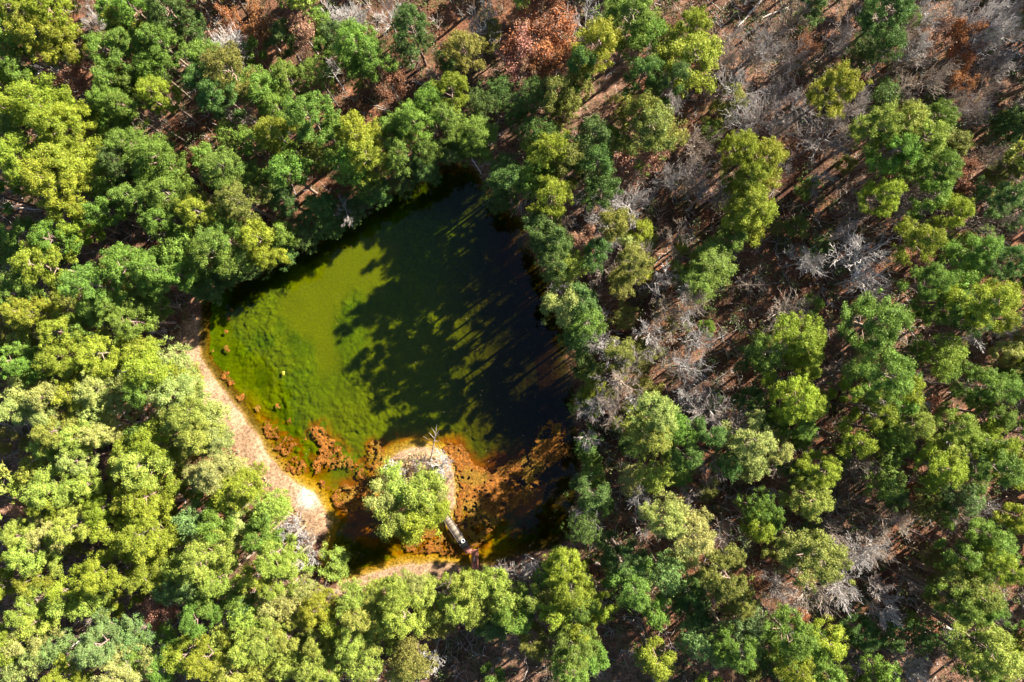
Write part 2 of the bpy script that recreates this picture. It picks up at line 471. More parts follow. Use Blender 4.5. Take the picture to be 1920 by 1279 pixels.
CLUMPS = [(423, 655, 7, 'round rust clump by itself on the green west end of the pond'),
          (398, 654, 5, 'small rust clump touching the sandy west shore of the pond'),
          (424, 622, 6, 'rust clump at the lower end of the dotted row near the west corner'),
          (431, 598, 5, 'middle rust clump of the dotted row near the west corner'),
          (437, 580, 5, 'uppermost rust clump of the dotted row near the west corner'),
          (424, 704, 8, 'large ragged rust clump beside the upper sandy shore'),
          (433, 717, 6, 'ragged rust clump just below the large one beside the sandy shore'),
          (450, 745, 7, 'rust clump halfway down the sandy shore'),
          (462, 751, 5, 'smaller rust clump next to the one halfway down the sandy shore'),
          (482, 765, 6, 'lone rust clump between the sandy shore and the first long algae strip'),
          (545, 790, 6, 'dull rust clump above the tip of the long algae strip'),
          (574, 823, 4, 'little rust dot between the two long algae mats'),
          (742, 817, 5, 'lone rust clump just above the sandy top of the islet'),
          (604, 909, 6, 'rust clump off the pale sand spit'),
          (616, 920, 5, 'second rust clump off the sand spit toward the islet'),
          (521, 762, 4, 'dark rust speck in the middle of the textured green algae')]
for k, (cx, cy, r, lab) in enumerate(CLUMPS):
    q = [(cx + r * 1.35 * math.cos(a) * random.uniform(.8, 1.25), cy + r * 1.35 * math.sin(a) * random.uniform(.8, 1.25)) for a in np.arange(0, 6.28, .7)]
    me = algae_mesh(q, .38, 400 + 7 * k, 'algae_clump', .06, .045)
    if me is None: continue
    o = link('algae_clump', me); o['label'] = lab; o['category'] = 'algae clump'; o['group'] = 'loose rust algae clumps near the west shore'

# ------------------------------------------------------------------ tree shapes
def make_pine(seed, D, Ht, ntuft, nleaf, tr=.40, leaf=(.26, .082), spread=1.0, z0=.62):
    rng = np.random.default_rng(seed)
    tk = MB(); cr = MB()
    bend = rng.normal(0, .25, 2)
    zz = np.linspace(0, Ht * .97, 8)
    P = np.stack([bend[0] * np.sin(zz / Ht * 3), bend[1] * np.sin(zz / Ht * 2.3), zz], -1)
    r0 = .012 * Ht + .03
    tk.tube(P, r0 * (1 - .9 * (zz / Ht) ** 1.3) , 7)
    nl = max(6, ntuft // 13)
    cents = []
    for i in range(nl):
        t = (i + .5) / nl
        z = Ht * (z0 + (.95 - z0) * t)
        reach = D / 2 * (1 - .62 * t ** 2.0) * rng.uniform(.62, 1.08)
        az = i * 2.399 + rng.normal(0, .45)
        b = np.array([np.interp(z, zz, P[:, 0]), np.interp(z, zz, P[:, 1]), z - .10 * Ht * (1 - t) - .2])
        e = np.array([b[0] + reach * math.cos(az), b[1] + reach * math.sin(az), z + rng.normal(.25, .35)])
        e[2] -= .25
        mid = (b + e) / 2 + np.array([0, 0, .02 * reach])
        tk.tube([b, mid, e], [r0 * .32, r0 * .2, r0 * .07], 4)
        m = max(3, int(round(ntuft / nl * (.55 + .9 * reach / (D / 2)))))
        u = rng.uniform(.38, 1.0, m) ** .7
        c = b + (e - b) * u[:, None]
        side = np.array([-math.sin(az), math.cos(az), 0])
        c += side * (rng.normal(0, .24, m) * reach * u)[:, None]
        c[:, 2] += .35 * np.abs(rng.normal(0, 1, m)) * spread + .1
        cents.append(c)
    top = np.array([P[-1, 0], P[-1, 1], Ht * .97]) + rng.normal(0, 1, (max(3, ntuft // 14), 3)) * [D * .08, D * .08, .35]
    cents.append(top)
    cents = np.concatenate(cents)
    for c in cents:
        rt = tr * rng.uniform(.7, 1.25)
        n = int(nleaf * rng.uniform(.7, 1.2))
        d = rng.normal(size=(n, 3)); d[:, 2] = np.abs(d[:, 2]) * .9 - .25
        d /= np.linalg.norm(d, axis=1)[:, None]
        pos = c + d * (rt * rng.uniform(.15, 1.35, n))[:, None] * np.array([1, 1, .8])
        base = rng.uniform(.78, 1.2)
        col = np.ones((n, 3)) * base * rng.uniform(.75, 1.25, (n, 1))
        col[:, 0] *= rng.uniform(.88, 1.15, n)
        cr.leaves(pos, rng.normal(size=(n, 3)), leaf[0], leaf[1], col, rng, d + rng.normal(0, .42, (n, 3)))
    return tk, cr

def make_bare(seed, D, Ht, n1=9, n2=6, n3=4, lean=0.0):
    """leafless tree: trunk + branches that fan out and up"""
    rng = np.random.default_rng(seed)
    tk = MB(); br = MB()
    zz = np.linspace(0, Ht * .62, 5)
    P = np.stack([rng.normal(0, .2) * np.sin(zz / Ht * 4), rng.normal(0, .2) * np.sin(zz / Ht * 3), zz], -1)
    r0 = .010 * Ht + .04
    tk.tube(P, r0 * (1 - .5 * zz / (Ht * .62)), 6)
    def grow(p, d, L, r, lev):
        k = 4
        pts = [p]; q = p.copy(); dd = d.copy()
        for i in range(k):
            dd = dd + rng.normal(0, .11, 3) + np.array([0, 0, .07]); dd /= np.linalg.norm(dd)
            q = q + dd * L / k; pts.append(q)
        pts = np.array(pts)
        br.tube(pts, np.linspace(r, max(.013, r * .35), k + 1), 4 if lev < 2 else 3, np.ones(3) * rng.uniform(.85, 1.12))
        if lev >= 3: return
        m = (n2, n3, 2)[lev]
        for j in range(m):
            t = rng.uniform(.25, 1.0)
            s = pts[0] + 0
            ii = t * k; a = int(min(ii, k - 1)); s = pts[a] + (pts[a + 1] - pts[a]) * (ii - a)
            ax = rng.normal(size=3); ax /= np.linalg.norm(ax)
            nd_ = dd + .72 * ax; nd_[2] += .12; nd_ /= np.linalg.norm(nd_)
            grow(s, nd_, L * rng.uniform(.45, .72), max(.018, r * .46), lev + 1)
    for i in range(n1):
        t = rng.uniform(.5, 1.0) if i else 1.0
        z = Ht * .62 * t
        az = i * 2.399 + rng.normal(0, .4)
        up = rng.uniform(.35, 1.1)
        d = np.array([math.cos(az), math.sin(az), up]); d /= np.linalg.norm(d)
        grow(np.array([np.interp(z, zz, P[:, 0]), np.interp(z, zz, P[:, 1]), z]), d, D * .40 * rng.uniform(.75, 1.15), r0 * .42, 0)
    return tk, br

def make_oak(seed, D, Ht, ntuft, nleaf):
    """tree that has kept its dead leaves, thin enough to show grey branches"""
    rng = np.random.default_rng(seed)
    tk, br = make_bare(seed, D, Ht, 8, 5, 2)
    V, F, c = br.data()
    cr = MB()
    for i in range(ntuft):
        p = V[rng.integers(len(V))]
        n = int(nleaf * rng.uniform(.5, 1.4))
        pos = p + rng.normal(0, .30, (n, 3))
        b = rng.uniform(.7, 1.25)
        col = np.ones((n, 3)) * b * rng.uniform(.75, 1.3, (n, 1))
        cr.leaves(pos, rng.normal(size=(n, 3)), .24, .15, col, rng)
    return tk, br, cr

def make_dome(seed, D, Ht, nlobe, ntuft, nleaf):
    """rounded broadleaf crown of overlapping lobes"""
    rng = np.random.default_rng(seed)
    tk = MB(); cr = MB()
    zz = np.linspace(0, Ht * .7, 6); P = np.stack([.2 * np.sin(zz * .3), .2 * np.cos(zz * .25), zz], -1)
    r0 = .012 * Ht + .03
    tk.tube(P, r0 * (1 - .6 * zz / Ht), 7)
    for i in range(nlobe):
        az = i * 2.399 + rng.normal(0, .3); q = math.sqrt((i + .4) / nlobe)
        rl = D * rng.uniform(.17, .27)
        c = np.array([math.cos(az) * q * (D / 2 - rl * .8), math.sin(az) * q * (D / 2 - rl * .8), Ht * (.93 - .20 * q * q) - rl * .6 + rng.normal(0, .3)])
        tk.tube([P[3], (P[4] + c) / 2, c], [r0 * .4, r0 * .25, r0 * .08], 4)
        m = int(ntuft / nlobe * rng.uniform(.8, 1.2))
        d = rng.normal(size=(m, 3)); d[:, 2] = d[:, 2] * .7 + .45; d /= np.linalg.norm(d, axis=1)[:, None]
        for dt in d:
            tc = c + dt * rl * rng.uniform(.75, 1.15) * np.array([1, 1, .85])
            n = int(nleaf * rng.uniform(.6, 1.3))
            e = rng.normal(size=(n, 3)) + dt * .8; e /= np.linalg.norm(e, axis=1)[:, None]
            col = np.ones((n, 3)) * rng.uniform(.75, 1.22) * rng.uniform(.75, 1.25, (n, 1)); col[:, 0] *= rng.uniform(.9, 1.12, n)
            cr.leaves(tc + e * (.34 * rng.uniform(.1, 1.5, n))[:, None], rng.normal(size=(n, 3)), .21, .10, col, rng, e + rng.normal(0, .5, (n, 3)))
    return tk, cr

# variants: list of (D, H, [(partname, mesh), ...], crown raw data)
def pine_variants(cls, D, Ht, nt_, nl_, count, **kw):
    outv = []
    for i in range(count):
        tk, cr = make_pine(cls * 100 + i, D, Ht, nt_, nl_, **kw)
        outv.append(dict(D=D, H=Ht, trunk=tk.mesh('pine_trunk', M_BARK, True), crown=cr.mesh('pine_crown', M_LEAF), raw=(tk.data(), cr.data())))
    return outv
PINES = {'S': pine_variants(1, 3.4, 10.0, 64, 80, 4), 'M': pine_variants(2, 5.0, 17.0, 140, 80, 5), 'L': pine_variants(3, 7.2, 21.0, 270, 80, 5)}
DOMES = []
for i_, (D_, H_, a_, b_) in enumerate([(4.0, 12.0, 7, 110), (4.4, 12.5, 9, 120), (6.2, 15.0, 12, 230), (6.6, 16.0, 14, 250)]):
    tk, cr = make_dome(900 + i_, D_, H_, a_, b_, 52)
    DOMES.append(dict(D=D_, H=H_, trunk=tk.mesh('broadleaf_trunk', M_BARK, True), crown=cr.mesh('broadleaf_crown', M_LEAF), raw=(tk.data(), cr.data())))
LOWS = pine_variants(4, 4.5, 7.5, 130, 62, 3, z0=.35)
def bare_variants(cls, D, Ht, a, b, c, count):
    outv = []
    for i in range(count):
        tk, br = make_bare(cls * 100 + i, D, Ht, a, b, c)
        outv.append(dict(D=D, H=Ht, trunk=tk.mesh('bare_trunk', M_BARK, True), branches=br.mesh('bare_branches', M_BARK, True)))
    return outv
BARES = {'S': bare_variants(5, 3.6, 10.0, 9, 6, 4, 4), 'L': bare_variants(6, 7.0, 15.0, 13, 8, 4, 4)}
SHRUBS = bare_variants(7, 2.6, 2.2, 14, 5, 3, 3)
OAKS = []
for i in range(4):
    tk, br, cr = make_oak(800 + i, 6.0, 15.0, 260, 26)
    OAKS.append(dict(D=6.0, H=15.0, trunk=tk.mesh('oak_trunk', M_BARK, True), branches=br.mesh('oak_branches', M_BARK, True), crown=cr.mesh('oak_crown', M_RUST)))

# ------------------------------------------------------------------ where the trees stand: x, y, width (in thirds of a pixel of each ninth of the photograph), colour
# y yellow-green, l lime, g leaf green, d dark green, m mint, o olive, p pale lime / w white grey, t tan, v violet grey / r rust, k pink rust, b brown
TILES = {
(0, 0): """90,60,220,y 270,40,240,y 40,180,180,g 230,190,260,y 380,220,200,y 80,280,200,g 640,60,200,g 760,60,220,g 700,150,180,y 950,60,220,d
1060,130,180,d 600,290,180,g 720,250,200,g 900,240,200,g 960,220,120,g 870,300,180,d 700,380,160,g 860,390,200,g 50,430,200,g 130,430,160,g 200,580,330,y
60,620,220,y 420,660,200,y 320,700,260,y 120,700,200,g 640,470,180,g 750,480,140,g 870,520,200,y 620,580,200,g 720,600,200,g 620,720,160,g 1180,330,240,g
1270,380,260,o 1150,450,220,d 1400,480,200,g 1230,520,240,d 1480,500,180,g 1420,300,110,g 1600,420,170,g 1780,430,180,g 1810,130,130,g 1890,180,150,d
1600,230,160,d 1830,270,130,g 1560,600,180,g 1740,640,260,g 1880,700,160,g 1300,760,180,g 1530,740,200,y 1420,800,140,g 1570,810,130,g 130,900,280,y
320,900,330,y 440,880,160,y 130,1000,160,y 290,1020,300,y 720,810,230,g 900,870,260,g 650,920,200,d 1000,920,160,o 590,1020,220,g 850,1000,200,g 1230,930,230,g
1340,960,150,g 1150,870,140,g 720,1120,200,g 920,1080,240,g 590,1180,160,g 1330,1120,230,o 1100,1190,230,y 370,1230,170,y 1610,960,180,g 1770,880,180,o
1890,900,140,g 1610,1120,180,d 1500,1000,140,g 1290,1240,180,g 900,1220,200,g 1780,1150,180,d 480,60,170,w 520,150,130,t 1230,220,270,w 840,670,160,t
1330,640,200,t 1840,50,150,w 1840,370,120,w 350,400,180,k 10,1040,60,w 1690,320,100,t 1280,100,140,r 1430,110,190,r 1660,120,200,k 60,790,150,k""",
(640, 0): """60,240,240,g 160,330,200,g 110,400,160,g 400,120,200,d 370,260,180,d 600,500,200,y 480,580,220,g 400,680,230,g 560,650,200,g 310,720,150,g
650,700,120,g 330,850,180,g 460,830,150,g 80,740,240,y 130,860,220,y 50,930,200,g 130,1000,160,g 770,760,220,g 720,830,130,g 1160,840,260,y 1130,950,170,g
940,960,200,d 910,1080,200,d 1060,1020,140,g 1200,1120,230,y 900,500,170,d 790,580,160,d 1000,640,160,d 1470,270,290,y 1350,370,150,d 1660,60,300,g
1700,180,220,g 1560,80,170,g 1700,410,220,d 1870,450,140,d 1740,680,300,o 1680,620,170,o 1830,760,150,o 1520,760,130,g 1350,850,220,d 1440,930,180,d
1190,520,170,o 1310,480,150,o 1230,640,130,o 700,250,200,o 620,320,140,d 850,180,150,o 1950,300,350,y 1960,180,220,y 50,50,200,w 250,40,180,w 790,60,220,w
730,160,180,w 1380,110,220,w 490,420,130,t 1760,290,100,t 1880,560,160,w 60,1180,150,v 1440,1090,200,w 1640,1130,260,w 1850,1000,180,w 1250,1240,200,t
960,110,180,k 1120,170,300,r 1220,280,230,r 1000,280,220,k 1130,330,160,r 1150,40,220,b 270,440,180,b 1650,880,270,k 1740,830,150,k""",
(1280, 0): """870,490,240,y 1100,720,240,l 1250,690,240,l 1340,780,220,l 1180,830,240,g 1310,880,180,g 1430,670,200,g 1510,790,160,o 1450,950,200,g
1400,1080,180,g 1530,1190,190,y 1120,1110,200,y 1180,1010,130,g 330,840,230,y 460,900,240,y 400,990,220,y 370,1130,220,y 320,1220,180,y 420,1200,150,y
1150,60,260,d 1260,110,110,g 1150,230,200,d 1000,290,180,d 1130,540,160,d 1790,740,180,d 1880,700,150,d 1820,960,170,o 1800,1080,200,d 1860,1170,160,d
700,40,150,d 280,540,150,o 150,740,120,g 480,240,230,w 350,480,250,w 540,510,140,w 670,590,150,w 370,680,180,w 90,940,180,v 860,740,300,v 1030,1180,190,t
1330,1190,150,w 620,380,140,v 1370,250,200,w 1290,320,170,t 1440,40,200,w 1600,50,200,w 1750,90,250,w 1850,200,220,w 1700,190,170,w 610,920,130,v 260,320,120,v
1870,60,160,w 1600,150,160,r 1600,270,140,r 1430,170,170,k 1580,400,140,r 1230,960,110,b 1760,460,180,t 1680,620,170,t 1560,560,160,t 1850,330,150,w
1300,480,150,t 980,120,150,v 720,230,140,b 1600,960,190,b""",
(0, 426): """100,50,160,g 430,20,150,y 300,80,200,g 220,220,250,y 320,200,160,d 60,160,130,g 60,360,220,g 150,370,130,g 700,200,250,g 840,230,230,g
620,270,180,o 470,330,260,g 880,310,170,g 1000,280,160,g 1120,290,130,g 760,410,190,g 640,430,200,g 550,460,200,g 380,370,170,o 700,520,200,g 860,440,130,g
1010,130,220,g 1150,130,240,g 1290,180,170,g 1240,60,220,g 1420,50,180,y 1480,150,140,y 1600,30,130,g 1560,160,90,y 130,470,200,y 230,520,190,y 330,590,220,y
450,570,200,g 150,660,190,l 60,760,200,g 180,790,200,g 330,720,230,y 430,790,200,y 560,700,230,y 680,700,170,l 790,680,180,y 850,790,250,y 970,760,220,p
1040,830,170,y 820,900,230,g 980,930,250,p 1080,900,150,p 140,940,210,p 280,920,230,p 410,930,220,y 550,900,230,p 650,960,220,p 500,1000,200,p 90,1040,220,p
300,1060,200,p 320,1150,250,l 450,1170,220,l 560,1150,200,p 280,1230,160,l 1030,1060,260,l 1180,1050,200,p 1110,1160,250,l 950,1110,180,l 1220,1180,190,p
820,1160,150,g 880,1240,250,y 740,1240,150,y 1050,1250,150,l 40,1200,150,o 50,600,150,o 810,1040,140,t 30,1130,120,w 900,700,80,t""",
(640, 426): """1160,60,180,d 1200,190,200,d 1280,220,170,l 1690,20,120,y 1610,80,120,p 1640,180,210,o 1680,280,120,y 1590,290,140,o 1900,110,100,y
1270,420,190,p 1310,530,130,g 1360,620,150,d 1560,690,150,o 1640,700,170,o 1700,720,150,o 1570,830,120,l 1430,890,190,y 1500,940,110,y 1700,920,170,o
1650,1080,200,l 1790,1060,250,p 1740,1180,250,l 1880,1130,170,g 1620,1200,130,d 1900,240,80,g 1380,90,160,k 1230,310,120,w 1780,310,150,w 1420,360,130,t
1410,530,180,w 1760,590,180,w 1860,470,170,t 1880,570,150,t 1880,760,150,t 1460,1000,160,w 1390,1040,150,v 1540,1110,120,t 1400,1200,150,v""",
(1280, 426): """130,190,300,g 90,330,200,g 300,60,130,g 370,20,110,y 1350,80,230,y 1670,100,230,g 1800,190,200,d 1560,110,130,g 1890,280,120,d
1380,320,210,g 1540,290,220,g 1700,380,290,y 1480,430,200,g 1640,480,230,d 1790,420,170,y 1760,520,140,y 1085,530,330,g 1470,710,200,l 1310,690,130,g
1450,790,110,g 630,620,270,y 700,690,200,y 500,690,180,g 400,730,170,d 680,790,130,y 620,950,260,y 700,1000,210,y 500,1080,180,d 630,1110,160,g 400,960,150,d
1170,850,280,g 1250,900,180,y 1040,810,170,o 960,760,110,p 920,920,130,y 1100,1040,170,y 1220,1000,150,g 1310,1100,190,l 980,1200,200,y 1150,1150,180,g
1220,1230,150,g 1650,900,210,g 1770,900,200,g 1730,1060,190,g 1840,860,130,g 1500,1120,200,l 1570,1190,200,l 1440,1230,180,l 1780,1230,230,y 1800,700,130,p
1860,780,150,o 1880,700,100,y 400,1210,260,p 540,1240,140,p 140,560,90,g 20,1180,120,g 740,180,200,w 1060,160,340,w 960,40,150,w 1040,290,150,w 620,470,270,t
60,510,140,w 110,630,190,w 60,800,220,w 1870,540,170,w 1690,610,150,w 390,310,110,t 1350,850,100,t 1360,970,140,w 1110,370,200,v 200,1050,280,v 840,820,110,t
1340,180,110,k 1430,1000,120,b""",
(0, 852): """210,100,190,l 150,160,160,l 280,200,250,l 420,180,190,l 500,160,150,l 270,290,200,y 800,60,280,l 730,40,160,l 880,30,150,l 440,40,200,p
1180,80,260,p 1200,170,190,p 1010,150,150,y 1280,40,140,p 700,250,180,y 830,240,240,y 590,290,200,y 900,280,150,y 610,390,170,y 730,340,140,o 1400,160,230,y
1290,230,180,y 1150,240,120,g 1560,280,200,l 1660,260,120,l 1490,360,160,g 1450,460,180,g 410,390,210,l 150,440,210,l 270,470,200,p 180,540,230,l 240,600,160,l
430,480,150,o 800,460,260,y 930,420,170,y 820,560,180,y 720,480,150,y 600,600,140,o 1090,390,200,m 1200,400,180,g 1290,450,150,p 1340,380,140,p 1000,620,180,l
1130,600,250,l 1260,600,140,l 1220,720,200,l 940,750,160,m 1060,760,150,m 800,690,170,y 870,670,130,y 1510,580,220,l 1440,680,160,y 1620,640,170,l 1560,740,170,l
60,730,150,y 20,640,80,y 180,700,150,y 560,670,220,y 400,730,180,y 470,820,200,l 370,820,160,l 570,760,130,l 640,850,130,y 180,850,220,l 230,920,160,l 790,800,70,y
50,1070,200,y 150,1040,180,p 80,1180,190,p 220,1080,150,p 340,1090,170,m 560,1060,240,m 710,1040,200,m 740,1120,190,g 690,1210,240,p 360,1260,220,y 480,1230,130,y
960,1020,130,g 1040,1110,180,y 1140,1160,230,y 940,1190,170,g 1100,930,200,g 1180,840,140,g 1330,800,160,g 1370,870,150,m 1400,960,200,l 1530,870,200,p 1640,870,200,p
1770,900,210,y 1870,940,150,y 1500,1050,220,l 1640,1040,200,l 1760,1060,190,l 1880,1080,150,l 1380,1100,230,l 1250,1050,190,l 1290,1190,230,l 1450,1210,200,l
1600,1180,200,l 1740,1200,220,l 1870,1220,170,l 1700,780,160,p 630,100,110,w 1680,420,170,w,3 1710,560,170,w,3 1740,490,130,t,3 1620,430,120,w,3 1060,220,130,w
1530,690,140,w 890,840,150,v 240,1190,130,w 850,1070,90,w 1010,510,80,w 520,910,150,t 50,320,160,k 830,920,170,k 1840,800,140,t""",
(640, 852): """170,330,210,l,8 310,190,230,l,7 450,230,250,l,9 430,380,240,y,9 300,390,210,l,9 520,320,170,y,8 540,220,120,p,5 230,250,190,p,8 410,700,190,p 320,800,230,l 190,810,190,l 60,820,180,l 460,780,150,l
90,930,230,l 220,920,210,l 350,920,220,l 480,900,170,l 540,960,140,o 60,1060,220,l 170,1040,170,l 110,1180,200,l 280,1090,70,g 708,607,80,y,5 705,690,110,l,8 600,705,90,l,8
690,760,170,l 780,740,160,l 630,850,190,l 740,880,180,l 860,720,150,l 1060,820,140,l 930,840,170,l 950,900,170,g 870,830,130,l 1010,950,150,g 1070,1080,170,o
850,970,150,d 1260,640,220,y 1200,720,190,g 1310,770,230,y 1170,840,190,o 1210,910,180,y 1330,870,190,g 1470,860,130,y 1350,1000,140,y 1320,1100,230,g
1400,1130,150,g 1280,1220,230,g 1620,130,130,p 1770,120,160,l 1880,80,130,g 1510,520,160,d 1470,290,110,d 1840,400,230,p 1860,300,150,p 1600,640,220,d 1650,760,250,g
1740,880,180,g 1820,680,200,m 1880,780,150,d 1790,1160,180,y 1720,1120,130,g 410,1150,220,o 350,1210,150,o 840,1260,100,g 300,75,120,w,2.4 450,50,110,t,2 570,60,150,w,2.6
600,120,80,t,1.5 980,680,180,v 1070,660,120,w 610,740,110,t 1360,380,190,w 1690,270,180,w 510,1200,130,w 110,750,110,t,4 1690,450,110,v 1410,990,110,b 1440,680,120,b""",
(1280, 852): """400,40,200,p 780,100,210,y 640,110,180,d 720,240,210,l 450,310,190,g 440,400,180,y 510,380,110,g 1140,160,190,g 1180,220,140,d 1430,60,250,y
1120,30,160,g 1750,70,250,g 1850,100,180,y 1590,250,190,m 1450,330,130,g 1380,300,160,o 1870,350,150,y 60,460,230,p 20,560,140,p 270,680,280,o 310,810,200,o
765,590,340,o 530,540,130,o 40,760,180,d 60,870,160,d 90,1050,200,m 200,1100,150,m 60,980,140,m 350,980,220,m 330,1100,220,g 500,1060,170,g 620,1040,260,g
720,1080,220,g 820,1050,180,y 810,960,90,y 640,1200,220,y 800,1220,180,g 520,1180,140,d 1000,1000,180,d 1150,1020,150,d 1330,1010,170,d 1130,1230,170,g 960,1260,130,g
1760,520,200,g 1800,630,220,y 1570,570,150,g 1640,640,170,g 1680,440,150,g 1420,590,150,o 1890,590,80,g 1650,780,250,o 1560,850,230,g 1700,850,200,g 1440,760,150,o
1750,1090,270,l 1830,1130,200,y 1640,1060,180,g 1890,990,120,g 1680,1200,190,g 1070,590,260,w 750,800,330,t 930,770,220,w 170,100,200,v 60,250,140,v 540,250,90,w
1640,60,130,w 1760,320,120,w 1220,870,140,w 1350,1250,170,w 1230,400,180,t 1130,790,150,v 670,945,130,r,8 250,1270,100,k 1280,200,90,r 430,720,90,b""",
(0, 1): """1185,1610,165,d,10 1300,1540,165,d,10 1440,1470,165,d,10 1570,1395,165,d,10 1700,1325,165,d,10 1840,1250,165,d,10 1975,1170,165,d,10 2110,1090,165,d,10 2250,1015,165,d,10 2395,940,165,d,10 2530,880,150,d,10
2880,990,170,d,22 3030,1320,170,d,22 3150,1350,170,d,22 3270,1680,170,d,22 3225,1920,150,d,11 3330,1800,180,g,20 3300,2040,150,d,9 3290,2260,140,g,6 3300,2480,140,d,6 3330,2650,150,g,9 3330,2800,170,d,21 3270,2960,160,d,20 3030,750,175,d,22 3220,900,175,o,22 3360,750,175,d,22 3180,570,170,o,21 3390,1050,170,d,22 3000,540,170,d,21 3450,1260,165,o,22 3360,1410,165,d,22 4010,2420,150,d,22 3880,2560,150,d,22 4080,2600,140,d,21""",  # extra shore trees, most added to shade the pond and its banks
}
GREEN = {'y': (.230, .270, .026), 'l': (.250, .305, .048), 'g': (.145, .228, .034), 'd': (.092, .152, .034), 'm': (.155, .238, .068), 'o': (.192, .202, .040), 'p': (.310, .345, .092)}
BARE = {'w': (.42, .385, .355), 't': (.30, .24, .19), 'v': (.29, .25, .225)}
RUST = {'r': (.34, .140, .055), 'k': (.36, .185, .12), 'b': (.20, .090, .048)}
WORD = {'y': 'yellow green', 'l': 'lime', 'g': 'leaf green', 'd': 'dark green', 'm': 'mint green', 'o': 'olive', 'p': 'pale lime',
        'w': 'whitish', 't': 'tan', 'v': 'greyish', 'r': 'rust orange', 'k': 'pinkish rust', 'b': 'dull brown'}

SPOTS = []
_q = random.Random(77)
for _k in range(60):                                                    # low young growth in the gaps of the eastern woods
    _z = [(1110, 20, 1910, 560), (1100, 560, 1910, 1265)][_k % 2]
    SPOTS.append(dict(px=_q.uniform(_z[0], _z[2]), py=_q.uniform(_z[1], _z[3]), w=_q.uniform(26, 43), c=_q.choice('ddggoo'), h=_q.uniform(3.5, 8)))
_r = random.Random(31)
for _k in range(76):                                                    # thin leafless trees of the open eastern woods
    _z = [(1290, 10, 1910, 420), (1090, 300, 1330, 760), (1340, 700, 1900, 1260)][(0, 0, 1, 2)[_k % 4]]
    SPOTS.append(dict(px=_r.uniform(_z[0], _z[2]), py=_r.uniform(_z[1], _z[3]), w=_r.uniform(42, 76), c=_r.choice('wvtt'), h=None))
for (ox, oy), txt in TILES.items():
    sc = 2.997
    for e in txt.split():
        q = e.split(',')
        SPOTS.append(dict(px=ox + float(q[0]) / sc, py=oy + float(q[1]) / sc, w=float(q[2]) / sc, c=q[3], h=float(q[4]) if len(q) > 4 else None))

LAND = [('the upper left corner', 0, 0), ('the upper right corner', 1920, 0), ('the lower left corner', 0, 1279), ('the lower right corner', 1920, 1279),
        ('the big rust oak', 1022, 62), ('the pink rust oak', 1190, 293), ('the leaning islet snag', 812, 845), ('the plank dock', 865, 1005),
        ('the pale sand spit', 578, 935), ('the sandy path top', 350, 650), ('the north pond corner', 872, 308), ('the west pond corner', 375, 580),
        ('the southeast pond corner', 1070, 1010), ('the widest white bare tree', 1634, 479), ('the orange sapling', 1503, 1167), ('the pink shrub', 1727, 486),
        ('the big tan bare tree', 1530, 1119), ('the copper oaks', 1814, 70), ('the northern white bare tree', 410, 73), ('the pale stick pile', 243, 693),
        ('the pinkish clearing', 137, 135), ('the pale fallen log', 253, 792), ('the two tall yellow pines', 1293, 80), ('the white spit shrubs', 1205, 1290),
        ('the mid left edge', 0, 520), ('the mid top edge', 640, 0), ('the mid bottom edge', 900, 1279), ('the mid right edge', 1920, 640),
        ('the pond east shore', 1075, 720), ('the lone pale pine', 1325, 490)]
LAND = [l for l in LAND if l[0] != 'the white spit shrubs']

def sector(dx, dy):
    a = math.degrees(math.atan2(-dy, dx)) % 360
    return ['right of', 'upper right of', 'above', 'upper left of', 'left of', 'lower left of', 'below', 'lower right of'][int((a + 22.5) // 45) % 8]

ORD = ['', 'nearest', 'second', 'third', 'fourth', 'fifth', 'sixth', 'seventh', 'eighth', 'ninth', 'tenth', 'eleventh', 'twelfth', 'thirteenth', 'fourteenth', 'fifteenth', 'sixteenth', 'seventeenth', 'eighteenth', 'nineteenth', 'twentieth']
def make_labels(items, noun):
    """items: dicts px, py, w, c. A label from colour, the nearest landmark, the side of it and, if need be, the order outwards."""
    by = {}
    for it in items:
        j = min(range(len(LAND)), key=lambda k: math.hypot(it['px'] - LAND[k][1], it['py'] - LAND[k][2]))
        l = LAND[j]; it['dl'] = math.hypot(it['px'] - l[1], it['py'] - l[2])
        where = 'at ' + l[0] if it['dl'] < 12 else sector(it['px'] - l[1], it['py'] - l[2]) + ' ' + l[0]
        by.setdefault((it['c'], where), []).append(it)
    for (c, where), v in by.items():
        v.sort(key=lambda t: t['dl'])
        for k, it in enumerate(v):
            size = 'broad ' if it['w'] > 85 else 'small ' if it['w'] < 48 else ''
            it['label'] = f"{size}{WORD[c]} {noun} {where}" + ('' if len(v) == 1 else f", {ORD[k + 1]} {'to it' if k == 0 else 'out'}")

# ------------------------------------------------------------------ trees
def jitter(c, a=.16):
    b = random.uniform(1 - a, 1 + a)
    return tuple(max(0.0, x * b * random.uniform(1 - a * .5, 1 + a * .5)) for x in c)

def base_room(x, y):
    x = np.array([x]); y = np.array([y])
    if sdf(x, y, ISLE)[0] < 1.5: return float(land_d(x, y)[0])
    return float(min(land_d(x, y)[0], sdf(x, y, WBANK)[0] + .6, sdf(x, y, SBANK)[0] + .4))

